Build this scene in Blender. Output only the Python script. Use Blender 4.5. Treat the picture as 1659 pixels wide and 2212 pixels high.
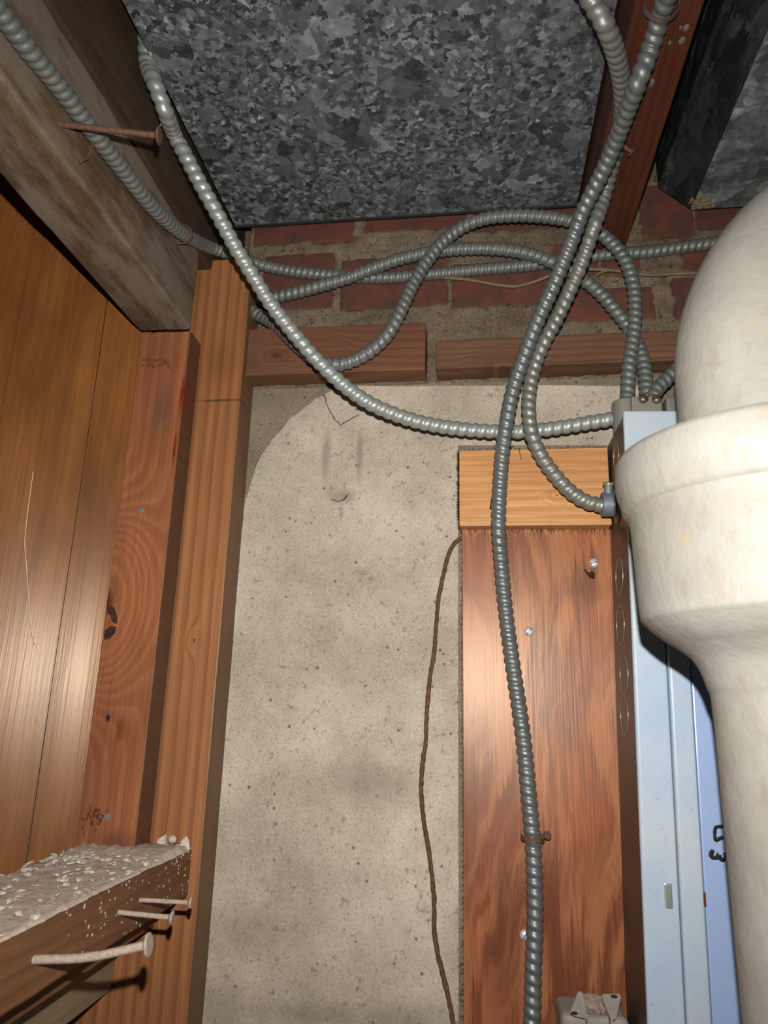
import bpy, bmesh, math, random
from mathutils import Vector, Matrix, noise as mnoise
random.seed(7)
for o in list(bpy.data.objects): bpy.data.objects.remove(o)
SC = bpy.context.scene
COL = SC.collection
PI = math.pi

# ------------------------------------------------------------------ camera
# world: x to the right along the back wall, y into the wall, z up, camera at the origin
F = 1533.0; CX = 829.5; CY = 1106.0
def _basis(vd=(1030, 1530), vv=(975, -4500)):
    d = Vector(((vd[0]-CX)/F, -(vd[1]-CY)/F, -1)).normalized()
    u = Vector(((vv[0]-CX)/F, -(vv[1]-CY)/F, -1)).normalized()
    u = (u-d*(u.dot(d))).normalized()
    return Matrix((d.cross(u), d, u))
M3 = _basis()
cam_d = bpy.data.cameras.new('camera'); cam = bpy.data.objects.new('camera', cam_d); COL.objects.link(cam)
cam.matrix_world = M3.to_4x4()
cam_d.sensor_fit = 'VERTICAL'; cam_d.sensor_height = 36; cam_d.sensor_width = 27
cam_d.lens = 36*F/2212; cam_d.clip_start = 0.01
cam_d.dof.use_dof = True; cam_d.dof.focus_distance = 0.62; cam_d.dof.aperture_fstop = 9.0
SC.camera = cam

# ------------------------------------------------------------------ light
w = bpy.data.worlds.new('world'); SC.world = w; w.use_nodes = True
w.node_tree.nodes['Background'].inputs[0].default_value = (1.0, 0.9, 0.8, 1)
w.node_tree.nodes['Background'].inputs[1].default_value = 0.035
ld = bpy.data.lights.new('flash', 'SPOT'); lo = bpy.data.objects.new('flash', ld); COL.objects.link(lo)
ld.energy = 23; ld.color = (1.0, 0.97, 0.93); ld.shadow_soft_size = 0.004
ld.spot_size = math.radians(125); ld.spot_blend = 1.0
lo.matrix_world = Matrix.Translation((0.004, 0.0, 0.050)) @ M3.to_4x4() @ Matrix.Rotation(math.radians(-5), 4, 'X')
vs = SC.view_settings
vs.view_transform = 'Standard'; vs.look = 'None'; vs.gamma = 1; vs.exposure = 0; vs.use_curve_mapping = False

# ------------------------------------------------------------------ placing helpers
def ray(px, py): return M3 @ Vector(((px-CX)/F, -(py-CY)/F, -1))
def at(px, py, ax, v):
    r = ray(px, py); return r*(v/r['xyz'.index(ax)])
def Y(px, py, v): return at(px, py, 'y', v)

def tag(o, label=None, cat=None, group=None, kind=None):
    if label: o['label'] = label
    if cat: o['category'] = cat
    if group: o['group'] = group
    if kind: o['kind'] = kind
    return o
def empty(name, loc, label, cat, group=None):
    o = bpy.data.objects.new(name, None); COL.objects.link(o); o.location = loc
    o.empty_display_size = 0.02
    return tag(o, label, cat, group)
def obj(name, bm, mat, parent=None, smooth=False, label=None, cat=None, group=None, kind=None):
    bm.normal_update()
    xs = [v.co for v in bm.verts]
    c = Vector(((min(v.x for v in xs)+max(v.x for v in xs))/2, (min(v.y for v in xs)+max(v.y for v in xs))/2, min(v.z for v in xs)))
    for v in bm.verts: v.co -= c
    me = bpy.data.meshes.new(name); bm.to_mesh(me); bm.free()
    for p in me.polygons: p.use_smooth = smooth
    me.materials.append(mat)
    o = bpy.data.objects.new(name, me); COL.objects.link(o)
    if parent:
        o.parent = parent
        base = parent.location.copy()
        if parent.parent: base = base + parent.parent.location
        o.location = c-base
    else: o.location = c
    return tag(o, label, cat, group, kind)

def box_into(bm, x0, x1, y0, y1, z0, z1, bev=0.0, cuts=0.0, jit=0.0, seed=0, xf=None, seg=2):
    b = bmesh.new()
    bmesh.ops.create_cube(b, size=1)
    for v in b.verts:
        v.co = Vector((x0+(v.co.x+.5)*(x1-x0), y0+(v.co.y+.5)*(y1-y0), z0+(v.co.z+.5)*(z1-z0)))
    if bev: bmesh.ops.bevel(b, geom=b.edges[:], offset=bev, segments=seg, affect='EDGES', profile=.6)
    if cuts:
        for ax in range(3):
            ext = (x1-x0, y1-y0, z1-z0)[ax]; n = int(ext/cuts)
            if n > 1:
                lo_ = (x0, y0, z0)[ax]
                for k in range(1, n):
                    nn = Vector((0, 0, 0)); nn[ax] = 1
                    p = Vector((0, 0, 0)); p[ax] = lo_+ext*k/n
                    bmesh.ops.bisect_plane(b, geom=b.verts[:]+b.edges[:]+b.faces[:], plane_co=p, plane_no=nn)
    if jit:
        for v in b.verts:
            n = mnoise.noise_vector(v.co*38+Vector((seed*7.3, seed, 0)))
            n2 = mnoise.noise_vector(v.co*150+Vector((seed*3.3, 2, seed)))
            v.co += n*jit+n2*jit*.5
    if xf:
        for v in b.verts: v.co = xf(v.co)
    merge(bm, b)
def merge(bm, b):
    me = bpy.data.meshes.new('tmp'); b.to_mesh(me); b.free(); bm.from_mesh(me); bpy.data.meshes.remove(me)
def box(*a, **k):
    bm = bmesh.new(); box_into(bm, *a, **k); return bm

def catmull(pts, ds):
    P = [Vector(p) for p in pts]
    P = [P[0]*2-P[1]]+P+[P[-1]*2-P[-2]]
    dense = []
    for i in range(1, len(P)-2):
        p0, p1, p2, p3 = P[i-1:i+3]
        for k in range(30):
            t = k/30
            dense.append(.5*((2*p1)+(p2-p0)*t+(2*p0-5*p1+4*p2-p3)*t*t+(3*p1-p0-3*p2+p3)*t**3))
    dense.append(P[-2])
    # smooth a little so traced points do not kink
    for _ in range(12):
        dense = [dense[0]]+[(dense[i-1]+dense[i]*2+dense[i+1])/4 for i in range(1, len(dense)-1)]+[dense[-1]]
    out = [dense[0]]; acc = 0; need = ds
    for a, b in zip(dense, dense[1:]):
        L = (b-a).length
        if L == 0: continue
        while acc+L >= need:
            out.append(a+(b-a)*((need-acc)/L)); need += ds
        acc += L
    return out
def sweep_into(bm, path, rfun, nseg, cap=True):
    n = len(path)
    T = [(path[min(i+1, n-1)]-path[max(i-1, 0)]).normalized() for i in range(n)]
    ref = Vector((0, 0, 1)) if abs(T[0].z) < .9 else Vector((1, 0, 0))
    N = (ref-T[0]*ref.dot(T[0])).normalized(); rings = []
    for i in range(n):
        if i:
            N = (N-T[i]*N.dot(T[i])).normalized()
        B = T[i].cross(N)
        rings.append([bm.verts.new(path[i]+(N*math.cos(a)+B*math.sin(a))*rfun(i, a)) for a in [2*PI*k/nseg for k in range(nseg)]])
    for A, Bq in zip(rings, rings[1:]):
        for k in range(nseg):
            bm.faces.new((A[k], A[(k+1) % nseg], Bq[(k+1) % nseg], Bq[k]))
    if cap:
        bm.faces.new(rings[0][::-1]); bm.faces.new(rings[-1])
def tube(pts, r, nseg=10, ds=.003, wob=0.0):
    bm = bmesh.new(); path = catmull(pts, ds)
    if isinstance(r, (tuple, list)):
        n = len(path)-1; f = lambda i, a: (r[0]+(r[1]-r[0])*i/n)*(1+wob*mnoise.noise(path[i]*300+Vector((a, 0, 0))))
    else: f = lambda i, a: r*(1+wob*mnoise.noise(path[i]*300+Vector((a, 0, 0))))
    sweep_into(bm, path, f, nseg); return bm
def prof(u):
    # one turn of the wound armour: a rounded bead with a narrow groove and a thin lip
    if u < .76: return .79+.21*max(0, math.sin(PI*min(1, (u/.76))))**.42 
    return .80+.045*math.sin(PI*(u-.76)/.24)
def armoured(pts, r=.0074, pitch=.0082, hand=1):
    per = 9; ds = pitch/per; bm = bmesh.new(); path = catmull(pts, ds)
    f = lambda i, a: r*prof((i/per+hand*a/(2*PI)) % 1.0)
    sweep_into(bm, path, f, 20); return bm
def cyl_into(bm, a, b, r, nseg=20, r2=None, bev=0.0):
    a = Vector(a); b = Vector(b); d = (b-a); L = d.length; d.normalize()
    prof_ = [(0, r-bev), (bev, r), (L-bev, r2 or r), (L, (r2 or r)-bev)] if bev else [(0, r), (L, r2 or r)]
    lathe_into(bm, a, d, prof_, nseg)
def lathe_into(bm, a, d, pr, nseg=32, cap=True):
    a = Vector(a); d = Vector(d).normalized()
    ref = Vector((0, 0, 1)) if abs(d.z) < .9 else Vector((1, 0, 0))
    N = (ref-d*ref.dot(d)).normalized(); B = d.cross(N); rings = []
    for h, r in pr:
        rings.append([bm.verts.new(a+d*h+(N*math.cos(t)+B*math.sin(t))*r) for t in [2*PI*k/nseg for k in range(nseg)]])
    for A, C in zip(rings, rings[1:]):
        for k in range(nseg): bm.faces.new((A[k], A[(k+1) % nseg], C[(k+1) % nseg], C[k]))
    if cap: bm.faces.new(rings[0][::-1]); bm.faces.new(rings[-1])
def plate_into(bm, pts, nrm, th):
    """polygon pts (Vectors, in plane) extruded by th against nrm"""
    nrm = Vector(nrm).normalized()
    A = [bm.verts.new(p) for p in pts]; B = [bm.verts.new(p-nrm*th) for p in pts]
    bm.faces.new(A); bm.faces.new(B[::-1]); n = len(A)
    for i in range(n): bm.faces.new((A[i], B[i], B[(i+1) % n], A[(i+1) % n]))
    bmesh.ops.recalc_face_normals(bm, faces=bm.faces[:])

# ------------------------------------------------------------------ materials
class MT:
    def __init__(s, name, rough=.6, metal=0.0, spec=.4):
        s.m = bpy.data.materials.new(name); s.m.use_nodes = True; s.t = s.m.node_tree
        s.b = s.t.nodes['Principled BSDF']
        s.set('Roughness', rough); s.set('Metallic', metal); s.set('Specular IOR Level', spec)
        g = s.t.nodes.new('ShaderNodeNewGeometry'); s.P = g.outputs['Position']; s.N = g.outputs['Normal']
        q = s.t.nodes.new('ShaderNodeSeparateXYZ'); s.t.links.new(s.P, q.inputs[0])
        s.x, s.y, s.z = q.outputs
    def _in(s, sock, v):
        if isinstance(v, bpy.types.NodeSocket): s.t.links.new(v, sock)
        elif isinstance(v, (tuple, list)) and len(v) == 3 and sock.type == 'RGBA': sock.default_value = (*v, 1)
        else: sock.default_value = v
    def set(s, n, v): s._in(s.b.inputs[n], v)
    def mt(s, op, a, b=None, c=None, clamp=False):
        n = s.t.nodes.new('ShaderNodeMath'); n.operation = op; n.use_clamp = clamp
        for i, v in enumerate((a, b, c)):
            if v is not None: s._in(n.inputs[i], v)
        return n.outputs[0]
    def vec(s, x, y, z):
        n = s.t.nodes.new('ShaderNodeCombineXYZ')
        for i, v in enumerate((x, y, z)): s._in(n.inputs[i], v)
        return n.outputs[0]
    def vm(s, op, a, b):
        n = s.t.nodes.new('ShaderNodeVectorMath'); n.operation = op
        s._in(n.inputs[0], a); s._in(n.inputs[3 if op == 'SCALE' else 1], b); return n.outputs[0]
    def noise(s, vec=None, scale=5, detail=3, rough=.55, dist=0, col=False):
        n = s.t.nodes.new('ShaderNodeTexNoise'); s._in(n.inputs['Vector'], vec or s.P)
        s._in(n.inputs['Scale'], scale); s._in(n.inputs['Detail'], detail); s._in(n.inputs['Roughness'], rough); s._in(n.inputs['Distortion'], dist)
        return n.outputs['Color' if col else 'Fac']
    def voro(s, vec=None, scale=5, out='Distance', rnd=1.0):
        n = s.t.nodes.new('ShaderNodeTexVoronoi'); s._in(n.inputs['Vector'], vec or s.P); s._in(n.inputs['Scale'], scale); s._in(n.inputs['Randomness'], rnd)
        return n.outputs[out]
    def ramp(s, fac, stops, interp='LINEAR'):
        n = s.t.nodes.new('ShaderNodeValToRGB'); e = n.color_ramp.elements; n.color_ramp.interpolation = interp
        while len(e) < len(stops): e.new(.5)
        for el, (p, c) in zip(e, stops):
            el.position = p; el.color = (c, c, c, 1) if not isinstance(c, (tuple, list)) else (*c, 1)
        s._in(n.inputs[0], fac); return n.outputs[0]
    def mix(s, f, a, b, mode='MIX'):
        n = s.t.nodes.new('ShaderNodeMix'); n.data_type = 'RGBA'; n.blend_type = mode
        s._in(n.inputs[0], f); s._in(n.inputs[6], a); s._in(n.inputs[7], b); return n.outputs[2]
    def blob(s, u, v, cu, cv, ru, rv):
        a = s.mt('POWER', s.mt('DIVIDE', s.mt('SUBTRACT', u, cu), ru), 2.0)
        b = s.mt('POWER', s.mt('DIVIDE', s.mt('SUBTRACT', v, cv), rv), 2.0)
        return s.mt('EXPONENT', s.mt('MULTIPLY', s.mt('ADD', a, b), -1.0))
    def segd(s, u, v, p, q):
        dx, dz = q[0]-p[0], q[1]-p[1]; L = dx*dx+dz*dz
        du = s.mt('SUBTRACT', u, p[0]); dv = s.mt('SUBTRACT', v, p[1])
        t = s.mt('DIVIDE', s.mt('ADD', s.mt('MULTIPLY', du, dx), s.mt('MULTIPLY', dv, dz)), L, clamp=True)
        a = s.mt('SUBTRACT', du, s.mt('MULTIPLY', t, dx)); b = s.mt('SUBTRACT', dv, s.mt('MULTIPLY', t, dz))
        return s.mt('SQRT', s.mt('ADD', s.mt('MULTIPLY', a, a), s.mt('MULTIPLY', b, b)))
    def bump(s, h, strength=.3, dist=.001):
        n = s.t.nodes.new('ShaderNodeBump'); s._in(n.inputs['Strength'], strength); s._in(n.inputs['Distance'], dist); s._in(n.inputs['Height'], h)
        s.set('Normal', n.outputs[0]); return n.outputs[0]

def H(r, g, b):   # sRGB 0-255 to linear
    f = lambda c: (c/255/12.92) if c/255 <= .04045 else ((c/255+.055)/1.055)**2.4
    return (f(r), f(g), f(b))

def wood(name, light, mid, dark, along='z', u='x', v='y', ring=160, warp=.03, knots=(), rough=.5, spec=.35,
         dust=None, seed=0.0, mottle=.5, fiber=.35, stains_tints=(), bumpd=.0006, phase2=0.0, contrast=1.0, broad=None):
    m = MT(name, rough=rough, spec=spec)
    A, U, V = (getattr(m, k) for k in (along, u, v))
    A_ = m.mt('ADD', A, seed*1.37)
    uu = m.mt('ADD', U, m.mt('MULTIPLY', V, .4))
    wn = m.noise(m.vec(m.mt('MULTIPLY', uu, 9), m.mt('MULTIPLY', A_, 2.2), seed), 1, 3)
    uw = m.mt('ADD', uu, m.mt('MULTIPLY', m.mt('SUBTRACT', wn, .5), warp*2))
    if phase2: uw = m.mt('ADD', uw, m.mt('MULTIPLY', m.mt('MULTIPLY', A, A), phase2))
    ph = m.mt('MULTIPLY', uw, ring)
    kd = None
    for ku, ka, kr in knots:
        du = m.mt('SUBTRACT', U, ku); da = m.mt('MULTIPLY', m.mt('SUBTRACT', A, ka), .55)
        d = m.mt('SQRT', m.mt('ADD', m.mt('MULTIPLY', du, du), m.mt('MULTIPLY', da, da)))
        g = m.mt('EXPONENT', m.mt('MULTIPLY', m.mt('POWER', m.mt('DIVIDE', d, kr), 2.0), -1.0))
        g = m.mt('MINIMUM', m.mt('MULTIPLY', g, 1.6), 1.0)
        d2 = m.mt('ADD', d, m.mt('MULTIPLY', m.mt('SUBTRACT', wn, .5), .01))
        ph = m.mt('ADD', m.mt('MULTIPLY', ph, m.mt('SUBTRACT', 1.0, g)), m.mt('MULTIPLY', m.mt('MULTIPLY', d2, ring*1.4), g))
        k = m.mt('EXPONENT', m.mt('MULTIPLY', m.mt('POWER', m.mt('DIVIDE', d, kr*.2), 2.0), -1.0))
        kd = k if kd is None else m.mt('MAXIMUM', kd, k)
    fr = m.mt('FRACT', ph)
    late = m.ramp(fr, [(0, .15), (.35, 0), (.72, .75), (.9, 1.0), (1.0, .15)])
    late = m.mt('MULTIPLY', late, contrast)
    fib = m.noise(m.vec(m.mt('MULTIPLY', uu, 420), m.mt('MULTIPLY', A_, 9), m.mt('MULTIPLY', V, 60)), 1, 3)
    mo = m.noise(m.vec(m.mt('MULTIPLY', U, 16), m.mt('MULTIPLY', A_, 5), m.mt('MULTIPLY', V, 16)), 1, 4, .6)
    c = m.mix(late, light, mid)
    c = m.mix(m.mt('MULTIPLY', m.ramp(mo, [(.35, 0), (.7, 1)]), mottle), c, dark)
    c = m.mix(m.mt('MULTIPLY', m.ramp(fib, [(.4, 1), (.62, 0)]), fiber), c, dark)
    if broad:
        Aj = m.mt('ADD', A_, m.mt('MULTIPLY', m.mt('SUBTRACT', fib, .5), .09))
        bn = m.noise(m.vec(m.mt('MULTIPLY', uw, broad[1]), m.mt('MULTIPLY', Aj, broad[2]), seed+4), 1, 4, .6)
        bd_ = m.noise(m.vec(m.mt('MULTIPLY', uw, broad[1]*.8), m.mt('MULTIPLY', Aj, broad[2]*1.3), seed+14), 1, 4, .6)
        c = m.mix(m.mt('MULTIPLY', m.ramp(bd_, [(.46, 0), (.60, 1)]), .65), c, dark)
        c = m.mix(m.mt('MULTIPLY', m.ramp(bn, [(.45, 0), (.56, 1)]), broad[3]), c, broad[0])
    if kd is not None: c = m.mix(m.mt('MULTIPLY', kd, .9), c, (dark[0]*.35, dark[1]*.3, dark[2]*.3))
    for (su, sa, ru, ra, col, st) in stains_tints:
        bl = m.blob(U, A, su, sa, ru, ra)
        nz = m.noise(m.vec(m.mt('MULTIPLY', U, 160), m.mt('MULTIPLY', A, 160), seed), 1, 3)
        f = m.mt('MULTIPLY', m.ramp(m.mt('MULTIPLY', bl, m.mt('ADD', nz, .5)), [(.15, 0), (.95, 1)]), st)
        c = m.mix(f, c, col)
    if dust:
        dn = m.noise(m.vec(m.mt('MULTIPLY', U, dust[2]), m.mt('MULTIPLY', A, dust[2]*.35), m.mt('MULTIPLY', V, dust[2])), 1, 5, .65)
        dn2 = m.noise(None, 900, 2)
        f = m.mt('MULTIPLY', m.ramp(dn, [(.3, .25), (.62, 1)] if len(dust) < 4 else [(.42, dust[3]), (.56, 1)]), dust[1])
        c = m.mix(f, c, m.mix(m.ramp(dn2, [(.4, 0), (.6, .35)]), dust[0], (dust[0][0]*.5, dust[0][1]*.5, dust[0][2]*.5)))
    m.set('Base Color', c)
    if spec > .39: m.set('Specular Tint', (1.0, .82, .64))
    m.bump(m.mt('ADD', m.mt('MULTIPLY', fib, .7), m.mt('MULTIPLY', late, -.3)), .5, bumpd)
    return m.m

def cable_mat(name, col, metal=.55, rough=.38, dust=.5):
    m = MT(name, rough=rough, metal=metal, spec=.5)
    n = m.noise(None, 120, 4, .6); n2 = m.noise(None, 900, 2)
    c = m.mix(m.ramp(n, [(.35, 0), (.7, dust)]), col, H(128, 122, 108))
    c = m.mix(m.ramp(n2, [(.55, 0), (.75, .35)]), c, (col[0]*.35, col[1]*.35, col[2]*.35))
    m.set('Base Color', c); m.set('Roughness', m.ramp(n, [(.3, rough), (.7, rough+.2)]))
    return m.m
def galv(name, lo_, hi, s1, s2, rough=.5, metal=.35, stain=0.0, stretch=1.0, tint=(.93, 1.0, 1.06)):
    m = MT(name, rough=rough, metal=metal, spec=.35)
    base = m.vm('MULTIPLY', m.P, (1.0, stretch, 1.0))
    dn = m.vm('SUBTRACT', m.noise(base, 70, 4, .75, col=True), (.5, .5, .5))
    p = m.vm('ADD', base, m.vm('MULTIPLY', dn, (.016, .016, .016)))
    c1 = m.voro(p, s1, 'Color'); c2 = m.voro(p, s2, 'Color')
    sel = m.ramp(m.noise(base, 17, 4, .7), [(.52, 0), (.55, 1)], 'LINEAR')
    cc = m.mix(sel, c2, c1)
    q = m.t.nodes.new('ShaderNodeSeparateColor'); m.t.links.new(cc, q.inputs[0])
    inner = m.noise(m.vm('ADD', m.vm('MULTIPLY', p, (120, 120, 120)), m.vm('MULTIPLY', cc, (40, 40, 40))), 1, 1)
    val = m.mt('ADD', m.mt('MULTIPLY', q.outputs[0], .85), m.mt('MULTIPLY', m.mt('SUBTRACT', inner, .5), .5))
    c = m.ramp(val, [(.0, lo_), (.62, tuple(lo_[i]*.45+hi[i]*.3 for i in range(3))), (.85, tuple(h*.62 for h in hi)), (.97, hi)])
    c = m.mix(m.mt('MULTIPLY', q.outputs[1], .3), c, m.mix(1, c, (tint[0], tint[1], tint[2]), 'MULTIPLY'))
    if stain:
        c = m.mix(m.mt('MULTIPLY', m.ramp(m.noise(None, 40, 5, .7), [(.45, 0), (.6, 1)]), stain), c, (.02, .02, .018))
    m.set('Base Color', c)
    nn = m.vm('ADD', m.N, m.vm('MULTIPLY', m.vm('SUBTRACT', cc, (.5, .5, .5)), (.35, .35, .35)))
    m.set('Normal', m.vm('NORMALIZE', nn, (0, 0, 0)))
    return m.m
def plain(name, col, rough=.5, metal=0.0, spec=.4, var=.3, scale=200, dark=None, bd=0.0):
    m = MT(name, rough=rough, metal=metal, spec=spec)
    n = m.noise(None, scale, 5, .65)
    m.set('Base Color', m.mix(m.mt('MULTIPLY', m.ramp(n, [(.38, 0), (.68, 1)]), var), col, dark or tuple(c*.35 for c in col)))
    if bd: m.bump(n, .6, bd)
    return m.m
def concrete(name, light, mid, dark, stains_tints=(), cracks=(), agg=.35, seed=0):
    m = MT(name, rough=.9, spec=.15)
    P = m.vm('ADD', m.P, (seed, seed, seed))
    n1 = m.noise(P, 9, 6, .7); n2 = m.noise(P, 45, 6, .75); n3 = m.noise(P, 420, 3, .6); n4 = m.noise(P, 130, 4, .7)
    c = m.mix(m.ramp(n1, [(.35, 0), (.65, 1)]), light, mid)
    c = m.mix(m.mt('MULTIPLY', m.ramp(n2, [(.5, 0), (.7, 1)]), .45), c, mid)
    c = m.mix(m.mt('MULTIPLY', m.ramp(n3, [(.55, 0), (.68, 1)]), agg), c, dark)
    c = m.mix(m.mt('MULTIPLY', m.ramp(n3, [(.30, 1), (.42, 0)]), agg*.7), c, tuple(min(1, k*1.5) for k in light))
    c = m.mix(m.mt('MULTIPLY', m.ramp(n4, [(.60, 0), (.66, 1)]), agg), c, dark)
    vd = m.voro(P, 95); pit = m.mt('MULTIPLY', m.ramp(vd, [(.10, 1), (.16, 0)]), m.ramp(m.noise(P, 30, 2), [(.5, 0), (.56, 1)]))
    c = m.mix(m.mt('MULTIPLY', pit, .7), c, tuple(k*.4 for k in dark))
    nz = m.noise(P, 60, 5, .7)
    for (su, sa, ru, ra, col, st) in stains_tints:
        f = m.mt('MULTIPLY', m.ramp(m.mt('MULTIPLY', m.blob(m.x, m.z, su, sa, ru, ra), m.mt('ADD', nz, .5)), [(.2, 0), (.9, 1)]), st)
        c = m.mix(f, c, col)
    wob = m.vm('SUBTRACT', m.noise(P, 150, 3, .6, col=True), (.5, .5, .5))
    q = m.t.nodes.new('ShaderNodeSeparateXYZ'); m.t.links.new(m.vm('ADD', m.P, m.vm('MULTIPLY', wob, (.006, .006, .006))), q.inputs[0])
    for a, b, wd in cracks:
        d = m.segd(q.outputs[0], q.outputs[2], a, b)
        c = m.mix(m.ramp(m.mt('DIVIDE', d, wd), [(.6, .85), (1.0, 0)]), c, tuple(k*.35 for k in dark))
    m.set('Base Color', c)
    m.bump(m.mt('ADD', m.mt('ADD', m.mt('MULTIPLY', n3, .4), n4), m.mt('MULTIPLY', pit, -1)), .5, .0012)
    return m.m

def xz(px, py, yy): p = Y(px, py, yy); return (p.x, p.z)

# ------------------------------------------------------------------ planes of the place (metres)
FLOOR = -1.35; CEIL = 0.80
WY = 0.700                                    # face of the concrete foundation wall
zc = Y(760, 831, WY).z                        # top of the concrete, underside of the blocks
XP = -0.262                                   # where the brickwork starts on the left

# ------------------------------------------------------------------ structure
stc = []
for a, b, c_, d_ in ((705, 985, 13, 70), (778, 985, 10, 75), (740, 1075, 40, 22), (738, 1110, 6, 25)):
    p = xz(a, b, WY); stc.append((p[0], p[1], c_/2450, d_/2450, H(122, 112, 96), .6))
for a, b, c_, d_ in ((470, 2180, 60, 60), (700, 2190, 160, 22), (540, 2010, 90, 50), (820, 1690, 120, 50), (900, 2200, 90, 40)):
    p = xz(a, b, WY); stc.append((p[0], p[1], c_/2300, d_/2300, H(118, 110, 92), .42))
crk = []
cpts = [(690, 838), (703, 862), (712, 890), (735, 920), (752, 910), (775, 898)]
for a, b in zip(cpts, cpts[1:]): crk.append((xz(*a, WY), xz(*b, WY), .0009))
cpts = [(718, 1078), (730, 1086), (745, 1080), (752, 1070)]
for a, b in zip(cpts, cpts[1:]): crk.append((xz(*a, WY), xz(*b, WY), .0008))
m_skim = concrete('skim_coat', H(194, 181, 164), H(160, 148, 131), H(92, 84, 75), stc, crk, agg=.45)
m_conc = concrete('old_concrete', H(136, 124, 106), H(106, 96, 80), H(56, 50, 42), agg=.6, seed=3)
m_mortar = concrete('mortar', H(122, 108, 90), H(92, 80, 66), H(44, 38, 30), agg=.7, seed=9)
obj('floor', box(-1.2, 1.2, -1.2, .95, FLOOR-.05, FLOOR), m_conc, kind='structure')
obj('wall_back', box(-1.2, 1.2, WY, .95, FLOOR, zc, cuts=.12), m_conc, kind='structure')
obj('wall_upper', box(-1.2, 1.2, .76, .95, zc, CEIL), m_mortar, kind='structure')
m_dark = wood('dark_framing', H(74, 50, 30), H(60, 40, 25), H(34, 24, 16), 'y', 'x', 'z', ring=120, dust=(H(98, 84, 66), .25, 60), rough=.7)
obj('ceiling', box(-1.2, 1.2, -1.2, .95, CEIL, CEIL+.03), m_dark, kind='structure')

# thin skim coat of lighter plaster with the arched upper left edge
bm = bmesh.new()
arc = [(330, 2900), (495, 1420), (506, 1290), (514, 1190), (530, 1085), (556, 1000), (588, 950), (632, 900), (692, 856), (742, 833), (1420, 833), (1420, 962), (989, 962), (992, 2900)]
pts = []
for i, (a, b) in enumerate(zip(arc, arc[1:])):
    n = 6 if i < 10 else 1
    for k in range(n):
        p = Y(a[0]+(b[0]-a[0])*k/n, a[1]+(b[1]-a[1])*k/n, WY-.0022)
        if 0 < i < 10: p += Vector((mnoise.noise(p*220)*.0014, 0, mnoise.noise(p*180+Vector((5, 0, 0)))*.0014))
        pts.append(p)
pts.append(Y(*arc[-1], WY-.0022))
plate_into(bm, pts[::-1], (0, -1, 0), .003)
obj('trim_1', bm, m_skim, kind='structure')
# paler bit of concrete over the panel
# bricks with squeezed mortar
bm = bmesh.new(); nx, nz = 230, 90
x0, x1, z0, z1 = XP, .62, zc-.002, .62
grid = [[None]*(nz+1) for _ in range(nx+1)]
bricks = [(545, 440, 768, 533), (786, 440, 1010, 505), (1020, 430, 1290, 505), (1388, 395, 1492, 520), (1500, 440, 1680, 500),
          (560, 545, 723, 673), (733, 548, 968, 672), (976, 560, 1185, 668), (1205, 618, 1412, 697), (1475, 525, 1680, 585), (1458, 590, 1680, 690), (1196, 520, 1290, 600), (1300, 530, 1380, 600)]
br = []
for a, b, c_, d_ in bricks:
    p = Y(a, d_, WY); q = Y(c_, b, WY); br.append((p.x, q.x, p.z, q.z))
for i in range(nx+1):
    for k in range(nz+1):
        x = x0+(x1-x0)*i/nx; z = z0+(z1-z0)*k/nz
        n = mnoise.fractal(Vector((x*60, 1, z*60)), 1, 2, 4)*.0035+mnoise.noise(Vector((x*14, 7, z*18)))*.003
        dep_ = 0
        for (a, b, c_, d_) in br:
            e_ = min(x-a, b-x, z-c_, d_-z)+mnoise.noise(Vector((x*120, 3, z*120)))*.003
            if e_ > .0015: dep_ = max(dep_, min(.012, (e_-.0015)*6))
        grid[i][k] = bm.verts.new((x, WY-.0015+n+dep_, z))
for i in range(nx):
    for k in range(nz): bm.faces.new((grid[i][k], grid[i+1][k], grid[i+1][k+1], grid[i][k+1]))
rim = []
# give the mortar bed its depth
ret = bmesh.ops.extrude_face_region(bm, geom=bm.faces[:])
for g in ret['geom']:
    if isinstance(g, bmesh.types.BMVert): g.co.y = .765
bmesh.ops.recalc_face_normals(bm, faces=bm.faces[:])
wb = obj('wall_brick', bm, m_mortar, smooth=True, kind='structure')
m_brick = plain('brick', H(104, 62, 52), .85, var=.9, scale=42, dark=H(72, 56, 48), spec=.15, bd=.0015)
bm = bmesh.new()
for i, (a, b, c_, d_) in enumerate(br):
    box_into(bm, a, b, WY-.0005, .75, c_, d_, bev=.002, cuts=.006, jit=.0012, seed=i)
obj('bricks', bm, m_brick, wb, smooth=True)
# the wall beyond the electrical panel and the left partition
m_ply_l = wood('varnished_panel', H(148, 94, 48), H(128, 78, 38), H(84, 50, 24), 'z', 'x', 'y', ring=24, warp=.06, rough=.33, spec=.44,
               mottle=.7, fiber=.3, seed=2, bumpd=.0004, contrast=.6)

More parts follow.
